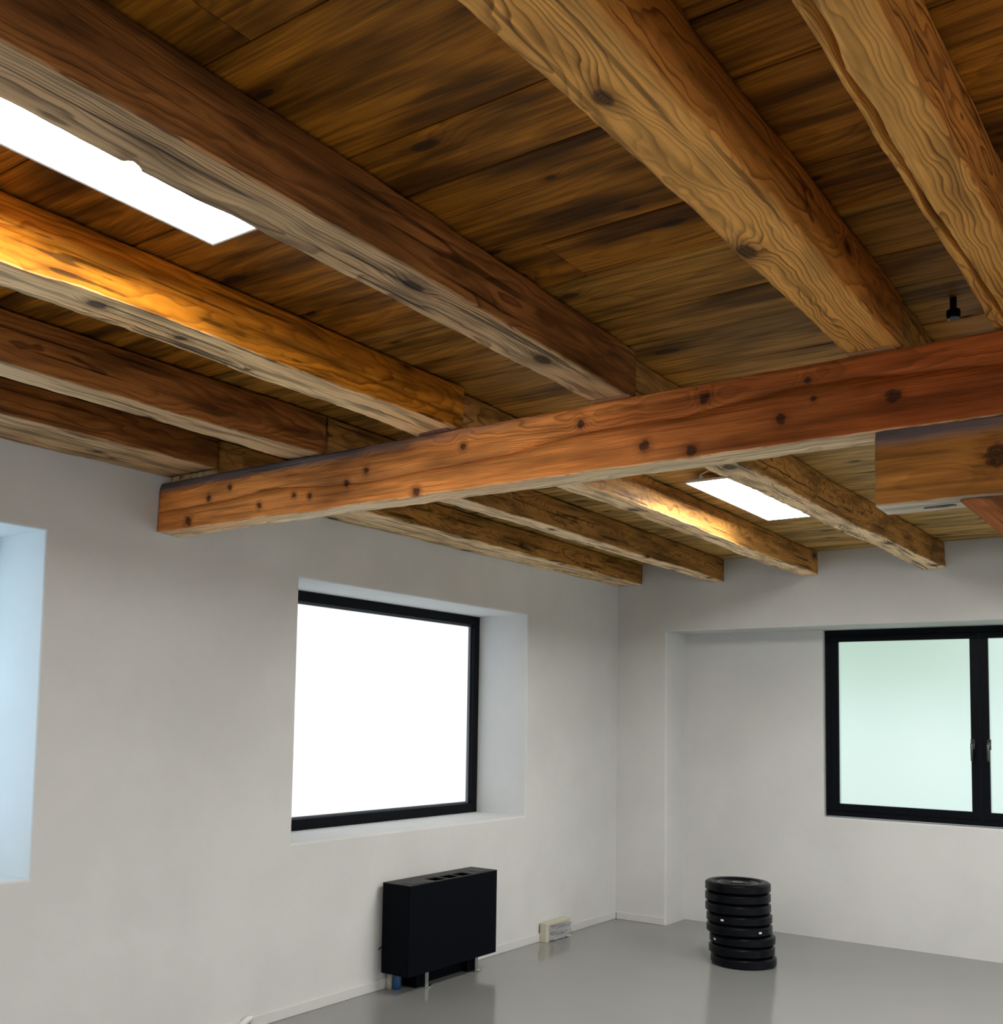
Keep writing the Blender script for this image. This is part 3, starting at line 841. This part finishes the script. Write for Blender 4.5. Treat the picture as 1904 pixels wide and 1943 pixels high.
for k, (a, b) in enumerate(zip(ys[:-1], ys[1:])):
    xs = [0.0] + sorted(set(joints_at[k % 4] + splits.get(a, []))) + [RX]
    if a in splits: xs = [0.0] + splits[a] + [5.3, RX]
    for c, d in zip(xs[:-1], xs[1:]):
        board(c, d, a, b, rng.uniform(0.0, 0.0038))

# ------------------------------------------------------------------ LED panels
def led_panel(x0, x1, y0, y1, z, label, cable_at=None):
    root = empty("led_panel", ((x0 + x1) / 2, (y0 + y1) / 2, z))
    tag(root, label, "ceiling light", "slim LED ceiling panels")
    a, b = (x1 - x0) / 2, (y1 - y0) / 2
    f = 0.010
    for (p, q, r, s) in ((-a, a, -b, -b + f), (-a, a, b - f, b), (-a, -a + f, -b + f, b - f), (a - f, a, -b + f, b - f)):
        obj("panel_frame", box_mesh("panel_frame", p, q, r, s, -0.001, 0.011, 0.0015, 1), M['white_metal'], root)
    d = obj("diffuser", box_mesh("diffuser", -a + f, a - f, -b + f, b - f, 0.0, 0.004), M['led'], root)
    face_mats(d, (0, 0, -1), M['led'], M['white_metal'])
    d["label"] = "glowing white diffuser"
    obj("back_plate", box_mesh("back_plate", -a + f, a - f, -b + f, b - f, 0.0045, 0.010), M['white_metal'], root)
    for sx in (-1, 1):
        for sy in (-1, 1):
            bm = bmesh.new()
            add_tube(bm, [(sx * (a - .05), sy * (b - .06), 0.008), (sx * (a - .05), sy * (b - .06), ZC - z + 0.002)], 0.0012, 6)
            add_lathe(bm, [(0, 0.010), (0.007, 0.010), (0.007, 0.020), (0.003, 0.026), (0, 0.026)], 12, sx * (a - .05), sy * (b - .06))
            obj("suspension_wire", from_bm("suspension_wire", bm), M['wire'], root, smooth=True)
    bm = bmesh.new()
    add_tube(bm, [(-a + .09, -b + .03, 0.012), (-a + .09, -b - .005, 0.03), (-a + .13, -b - 0.012, 0.045), (-a + .2, -b, 0.054), (-a + .24, -b + .05, 0.056)], 0.003, 8)
    obj("power_cable", from_bm("power_cable", bm), M['white_metal'], root, smooth=True)
    bm = bmesh.new()
    add_lathe(bm, [(0, 0.012), (0.010, 0.014), (0.012, 0.022), (0.008, 0.030), (0, 0.031)], 14, -a + .09, -b + .012)
    obj("wire_grip", from_bm("wire_grip", bm), M['white_metal'], root, smooth=True)
    return root
led_panel(2.010, 2.308, -7.275, -6.077, 2.835, "long glowing LED panel tucked between joists at the upper left")
led_panel(1.882, 2.180, -2.862, -1.664, 2.835, "glowing LED panel between the far joists beyond the girder")
led_panel(2.0, 2.298, -11.3, -10.1, 2.835, "added LED panel behind the camera, out of view")  # this and the panels below are unseen, added to brighten the room
led_panel(3.92, 4.218, -2.862, -1.664, 2.835, "added LED panel behind the post and brace, out of view")
led_panel(5.68, 5.978, -2.862, -1.664, 2.835, "added LED panel in the far right bays, out of view")
led_panel(7.4, 7.698, -2.862, -1.664, 2.835, "added LED panel nearest the unseen right wall, out of view")
led_panel(3.92, 4.218, -11.3, -10.1, 2.835, "added LED panel in the middle bay behind the camera, out of view")
led_panel(5.68, 5.978, -11.3, -10.1, 2.835, "added LED panel in the back right bays, out of view")

# small black spotlight on the ceiling ---------------------------------
root = empty("ceiling_spotlight", (3.482, -4.50, ZC))
tag(root, "tiny black spotlight on the boards between the two rightmost joists", "spotlight")
bm = bmesh.new(); add_lathe(bm, [(0, 0.002), (0.0095, 0.002), (0.0095, -0.034), (0, -0.034)], 20)
obj("stem", from_bm("stem", bm), M['black_plastic'], root)
bm = bmesh.new(); add_lathe(bm, [(0, -0.034), (0.017, -0.034), (0.0195, -0.038), (0.0195, -0.054), (0.017, -0.060), (0, -0.060)], 24)
obj("lamp_head", from_bm("lamp_head", bm), M['black_plastic'], root)
bm = bmesh.new(); add_lathe(bm, [(0, -0.059), (0.005, -0.060), (0.004, -0.064), (0, -0.065)], 12, -0.013, -0.004)
obj("indicator", from_bm("indicator", bm), M['white_metal'], root)

# ------------------------------------------------------------------ fan-coil heater
def heater():
    x0, x1, y0, y1, z0, z1 = 0.030, 0.236, -2.985, -2.083, 0.108, 0.632
    root = empty("fan_coil_heater", ((x0 + x1) / 2, (y0 + y1) / 2, 0))
    tag(root, "black boxy fan-coil heater standing against the wall below the window", "heater")
    D, Wd = (x1 - x0) / 2, (y1 - y0) / 2
    t = 0.006
    obj("front_panel", box_mesh("front_panel", D - t, D, -Wd, Wd, z0, z1 - 0.002, 0.002, 1), M['black_metal'], root)
    obj("side_panel", box_mesh("side_panel", -D, D - t, -Wd, -Wd + t, z0, z1 - 0.002, 0.002, 1), M['black_metal'], root)
    obj("side_panel", box_mesh("side_panel", -D, D - t, Wd - t, Wd, z0, z1 - 0.002, 0.002, 1), M['black_metal'], root)
    obj("back_panel", box_mesh("back_panel", -D, -D + t, -Wd + t, Wd - t, z0, z1 - 0.004), M['black_metal'], root)
    obj("bottom_panel", box_mesh("bottom_panel", -D + t, D - t, -Wd + t, Wd - t, z0 + 0.002, z0 + 0.008), M['black_metal'], root)
    # top panel with three outlet openings
    yo = (y0 + y1) / 2; xo = (x0 + x1) / 2
    op = [(-2.72, -2.605), (-2.585, -2.468), (-2.448, -2.335)]
    holes = [(a - yo, b - yo, 0.128 - xo, 0.222 - xo) for a, b in op]
    sc_ = cuts(-Wd, Wd, holes, 0); xc_ = sorted({-D, D} | {h[2] for h in holes} | {h[3] for h in holes})
    bm = bmesh.new()
    for i in range(len(sc_) - 1):
        for j in range(len(xc_) - 1):
            if any(h[0] - 1e-6 <= sc_[i] and sc_[i + 1] <= h[1] + 1e-6 and h[2] - 1e-6 <= xc_[j] and xc_[j + 1] <= h[3] + 1e-6 for h in holes): continue
            add_box(bm, xc_[j], xc_[j + 1], sc_[i], sc_[i + 1], z1 - 0.006, z1)
    bmesh.ops.remove_doubles(bm, verts=bm.verts[:], dist=1e-5)
    obj("top_panel", from_bm("top_panel", bm), M['grey_top'], root)["label"] = "charcoal top panel with three square outlets"
    for a, b, c, d in holes:
        g = obj("outlet_grille", box_mesh("outlet_grille", c, d, a, b, z1 - 0.075, z1 - 0.065), M['black_plastic'], root)
        bm = bmesh.new()
        for q in range(5):
            xx = c + (d - c) * (q + .5) / 5
            add_box(bm, xx - .001, xx + .001, a, b, z1 - 0.060, z1 - 0.045)
        obj("louvre", from_bm("louvre", bm), M['black_plastic'], g)
    for a, b in ((-2.945, -2.80), (-2.26, -2.115)):
        obj("service_flap", box_mesh("service_flap", 0.140 - xo, 0.222 - xo, a - yo, b - yo, z1 - 0.001, z1 + 0.0025, 0.001, 1), M['grey_top'], root)
    # feet
    for yy, xx in ((-2.73, 0.165), (-2.215, 0.165)):
        bm = bmesh.new()
        add_box(bm, xx - xo - 0.012, xx - xo + 0.012, yy - yo - 0.016, yy - yo + 0.016, 0.008, z0 + 0.004)
        add_box(bm, xx - xo - 0.030, xx - xo + 0.030, yy - yo - 0.03, yy - yo + 0.03, 0.0, 0.008)
        obj("foot", from_bm("foot", bm), M['chrome'], root)
    for yy in (-2.76, -2.24):
        bm = bmesh.new()
        add_box(bm, 0.045 - xo, 0.15 - xo, yy - yo - 0.04, yy - yo + 0.02, 0.004, z0 + 0.004)
        obj("foot_cover", from_bm("foot_cover", bm), M['black_metal'], root)
    obj("plinth", box_mesh("plinth", 0.10 - xo, 0.108 - xo, -2.72 - yo, -2.22 - yo, 0.003, z0 + 0.004), M['black_metal'], root)
    bm = bmesh.new()
    add_tube(bm, [(0.030 - xo, -2.905 - yo, 0.0), (0.031 - xo, -2.905 - yo, 0.05), (0.036 - xo, -2.90 - yo, 0.09), (0.04 - xo, -2.90 - yo, z0 + 0.01)], [0.022, 0.020, 0.022, 0.018], 12)
    obj("supply_pipe", from_bm("supply_pipe", bm), M['dirty_white'], root, smooth=True)["label"] = "grubby white wrapped pipe"
    bm = bmesh.new()
    add_tube(bm, [(0.070 - xo, -2.885 - yo, 0.0), (0.070 - xo, -2.885 - yo, 0.06), (0.068 - xo, -2.88 - yo, z0 + 0.01)], [0.024, 0.026, 0.024], 12)
    obj("return_pipe", from_bm("return_pipe", bm), M['blue'], root, smooth=True)["label"] = "blue sleeved pipe"
    bm = bmesh.new()
    add_tube(bm, [(-D + .004, -Wd + 0.004, 0.255), (-D - 0.004, -Wd - 0.010, 0.25), (-D - 0.006, -Wd - 0.018, 0.240)], [0.004, 0.004, 0.003], 8)
    obj("cable_stub", from_bm("cable_stub", bm), M['black_plastic'], root, smooth=True)
heater()

# ------------------------------------------------------------------ cream junction box with crumpled paper
def wall_box():
    x1, y0, y1, h = 0.066, -1.19, -0.838, 0.134
    root = empty("wall_box", (0.014, (y0 + y1) / 2, 0))
    tag(root, "small cream box stuffed with crumpled paper on the floor by the skirting", "box")
    hw, d = (y1 - y0) / 2, x1 - 0.014
    t = 0.012
    obj("back_board", box_mesh("back_board", 0.0, 0.008, -hw + t, hw - t, 0.006, h - t), M['cream'], root)
    obj("side_board", box_mesh("side_board", 0, d, -hw, -hw + 0.055, 0, h, 0.002, 1), M['cream'], root)
    obj("side_board", box_mesh("side_board", 0, d, hw - 0.055, hw, 0.0, h, 0.002, 1), M['cream'], root)
    obj("top_board", box_mesh("top_board", 0, d, -hw + 0.055, hw - 0.055, h - 0.022, h, 0.002, 1), M['cream'], root)
    # crumpled sheet
    bm = bmesh.new()
    ny, nz = 26, 16
    r = random.Random(3)
    gv = []
    for j in range(nz + 1):
        row = []
        for i in range(ny + 1):
            u, v = i / ny, j / nz
            yy = -hw + 0.045 + u * (2 * hw - 0.085) + r.uniform(-.003, .003)
            zz = 0.004 + v * (h - 0.024) + r.uniform(-.003, .003)
            bul = 0.005 * math.sin(math.pi * v * 4.0 + u * 3) * (0.4 + 0.6 * abs(math.sin(u * 7.5))) + r.uniform(-.002, .002)
            if u > 0.86: bul += 0.016 * (u - 0.86) / 0.14 + (1 - v) * .012
            row.append(bm.verts.new((d + 0.004 + bul, yy, zz)))
        gv.append(row)
    for j in range(nz):
        for i in range(ny):
            bm.faces.new((gv[j][i], gv[j][i + 1], gv[j + 1][i + 1], gv[j + 1][i]))
    ext = bmesh.ops.solidify(bm, geom=bm.faces[:], thickness=0.0012)
    sheet = obj("crumpled_sheet", from_bm("crumpled_sheet", bm), M['paper'], root)
    sheet["label"] = "crumpled white sheet with rows of faint grey print"
    # rows of faint, illegible print: short raised dashes of ink
    for j in range(4):
        for i in range(3):
            yy = -hw + 0.085 + i * 0.062 + (j % 2) * 0.022; zz = 0.026 + j * 0.024
            uu = (yy + hw - 0.045) / (2 * hw - 0.085); vv = (zz - 0.004) / (h - 0.024)
            bul = 0.005 * math.sin(math.pi * vv * 4.0 + uu * 3) * (0.4 + 0.6 * abs(math.sin(uu * 7.5)))
            obj("print_mark", box_mesh("print_mark", d + 0.004 + bul, d + 0.0085 + bul, yy - 0.018, yy + 0.018, zz - 0.003, zz + 0.003), M['print'], sheet)
wall_box()

# ------------------------------------------------------------------ bent pipe end at the skirting
bm = bmesh.new()
add_tube(bm, [(0.020, -4.12, 0.004), (0.022, -4.085, 0.022), (0.024, -4.05, 0.045), (0.028, -4.022, 0.060), (0.032, -4.005, 0.062), (0.034, -4.000, 0.055)], [0.016, 0.017, 0.017, 0.017, 0.016, 0.010], 14)
o = obj("conduit_end", from_bm("conduit_end", bm), M['white_metal'], None, smooth=True)
tag(o, "white bent conduit end poking out at the skirting board", "pipe")

# ------------------------------------------------------------------ bumper plates
def plate_mesh():
    R_, T = 0.2155, 0.0685
    half = [(0.0, 0.012), (0.026, 0.012), (0.026, 0.024), (0.050, 0.0255), (0.056, 0.0225), (0.082, 0.0225), (0.088, 0.027),
            (0.094, 0.0225), (0.150, 0.0225), (0.160, 0.0315), (0.170, T / 2 - 0.0005), (0.194, T / 2 - 0.0005), (0.202, T / 2 - 0.003), (R_ - 0.0035, T / 2 - 0.010), (R_, T / 2 - 0.014)]
    prof = [(r, T / 2 + z) for r, z in half] + [(r, T / 2 - z) for r, z in half[::-1]]
    bm = bmesh.new()
    add_lathe(bm, prof, 72)
    bmesh.ops.recalc_face_normals(bm, faces=bm.faces[:])
    me = from_bm("plate_body", bm)
    me.shade_smooth()
    me.set_sharp_from_angle(angle=math.radians(40))
    return me, T
pm, PT = plate_mesh()
pm.materials.append(M['rubber'])
hub_bm = bmesh.new()
add_lathe(hub_bm, [(0.0255, 0.0), (0.0255, 0.052), (0.034, 0.052), (0.034, 0.0), (0.0255, 0.0)], 32)
hub_me = from_bm("hub_ring", hub_bm); hub_me.materials.append(M['steel'])
# raised lettering-like marks on the face ring (moulded rim marks, not legible in the photograph)
mk = bmesh.new()
for k in range(44):
    if (k // 11) % 2: continue
    a = 2 * math.pi * k / 44
    c, s = math.cos(a), math.sin(a)
    for (dr, dw) in ((0.0, 0.004),):
        v, _ = add_box(mk, 0.112, 0.138, -0.0045 + (k % 3) * .001, 0.0045, 0, 0.003)
        bmesh.ops.transform(mk, matrix=Matrix.Rotation(a, 4, 'Z'), verts=v)
mk_me = from_bm("moulded_mark", mk)
mk_me.materials.append(plain("worn_mould_grey", (0.10, 0.10, 0.105), 0.4))
px_off = [(1340.4 + 1466) / 2, (1340.4 + 1466) / 2, (1340.6 + 1466.3) / 2, (1343 + 1468.5) / 2, (1343.2 + 1468.5) / 2, (1348.3 + 1474.5) / 2, (1347.5 + 1473) / 2, (1350.3 + 1476.5) / 2]
base_c = Vector((1.413, -0.853, 0))
right_dir = Vector((math.cos(YAW), math.sin(YAW), 0))
names_ = ["bottom black bumper plate of the stack, resting on the floor", "second black bumper plate up from the floor in the stack",
          "third black plate from the floor, white tag at its left", "fourth black plate from the floor, white tag at its right",
          "fifth black plate from the floor, white tag left of centre", "third black bumper plate down from the top of the stack",
          "second black bumper plate down from the top of the stack", "topmost black bumper plate with steel hub showing"]
tags = {2: (-0.82,), 3: (0.62,), 4: (-0.50,)}
fwd = Vector((-math.sin(YAW), math.cos(YAW), 0))
to_cam = (Vector((4.1244, -7.8338, 0)) - base_c).normalized()
side = Vector((-to_cam.y, to_cam.x, 0))     # points to image right?
if side.dot(right_dir) < 0: side = -side
jy = [0, .004, -.003, .005, -.002, .003, -.004, .002]
for k in range(8):
    off = (px_off[7 - k] - px_off[7]) / 282.0
    # verticals lean slightly in the picture: the offset between plates is measured against that lean
    root = empty("bumper_plate", base_c + side * off + to_cam * jy[k] + Vector((0, 0, k * PT)), rng.uniform(0, 6.28))
    tag(root, names_[k], "weight plate", "stacked bumper plates")
    obj("plate_body", pm, None, root)
    obj("hub_ring", hub_me, None, root, (0, 0, (PT - 0.052) / 2))
    if k == 7:
        m = obj("moulded_mark", mk_me, None, root, (0, 0, PT / 2 + 0.0215))
        m["label"] = "worn raised marks around the plate face"
        m["kind"] = "stuff"
    for s_ in tags.get(k, ()):
        d = (side * s_ + to_cam * math.sqrt(1 - s_ * s_)).normalized()
        d = Matrix.Rotation(-root.rotation_euler.z, 3, 'Z') @ d
        t_ = obj("white_tag", box_mesh("white_tag", -0.0008, 0.0012, -0.0105, 0.0105, -0.006, 0.006), M['paper_white'] if 'paper_white' in M else M.setdefault('paper_white', plain("tag_white", (0.8, 0.8, 0.8), 0.5)), root,
                 (d.x * 0.2157, d.y * 0.2157, PT * 0.52))
        t_.rotation_euler = (0, 0, math.atan2(d.y, d.x))

# ------------------------------------------------------------------ outdoors, blurred by the frosted panes
def tree(x, y, h, r, seed, label):
    root = empty("garden_tree", (x, y, -0.3))
    tag(root, label, "tree", "trees outside the far window")
    bm = bmesh.new()
    add_tube(bm, [(0, 0, 0), (0.05, 0, h * .5), (0, 0, h)], [0.12, 0.09, 0.05], 8)
    obj("trunk", from_bm("trunk", bm), M['w_shim'], root)
    bm = bmesh.new()
    rr = random.Random(seed)
    for k in range(16):
        bmesh.ops.create_icosphere(bm, subdivisions=2, radius=rr.uniform(.5, .8) * r * .6,
                                   matrix=Matrix.Translation((rr.uniform(-1, 1) * r, rr.uniform(-.6, .6) * r, h + rr.uniform(-.3, .8) * r)))
    for v in bm.verts: v.co += Vector((rr.uniform(-1, 1), rr.uniform(-1, 1), rr.uniform(-1, 1))) * 0.06
    obj("crown", from_bm("crown", bm), M['leaf'], root)
tree(0.6, 4.6, 2.9, 1.3, 1, "leafy tree outside, blurred through the left mint pane")
tree(4.9, 5.2, 3.1, 1.4, 2, "leafy tree outside, blurred through the right mint pane")
g = obj("ground_outside", box_mesh("ground_outside", -14, 20, 0.7, 14, -0.4, -0.3), M['ground_out'])
tag(g, "pale ground outside the far window", kind="structure")
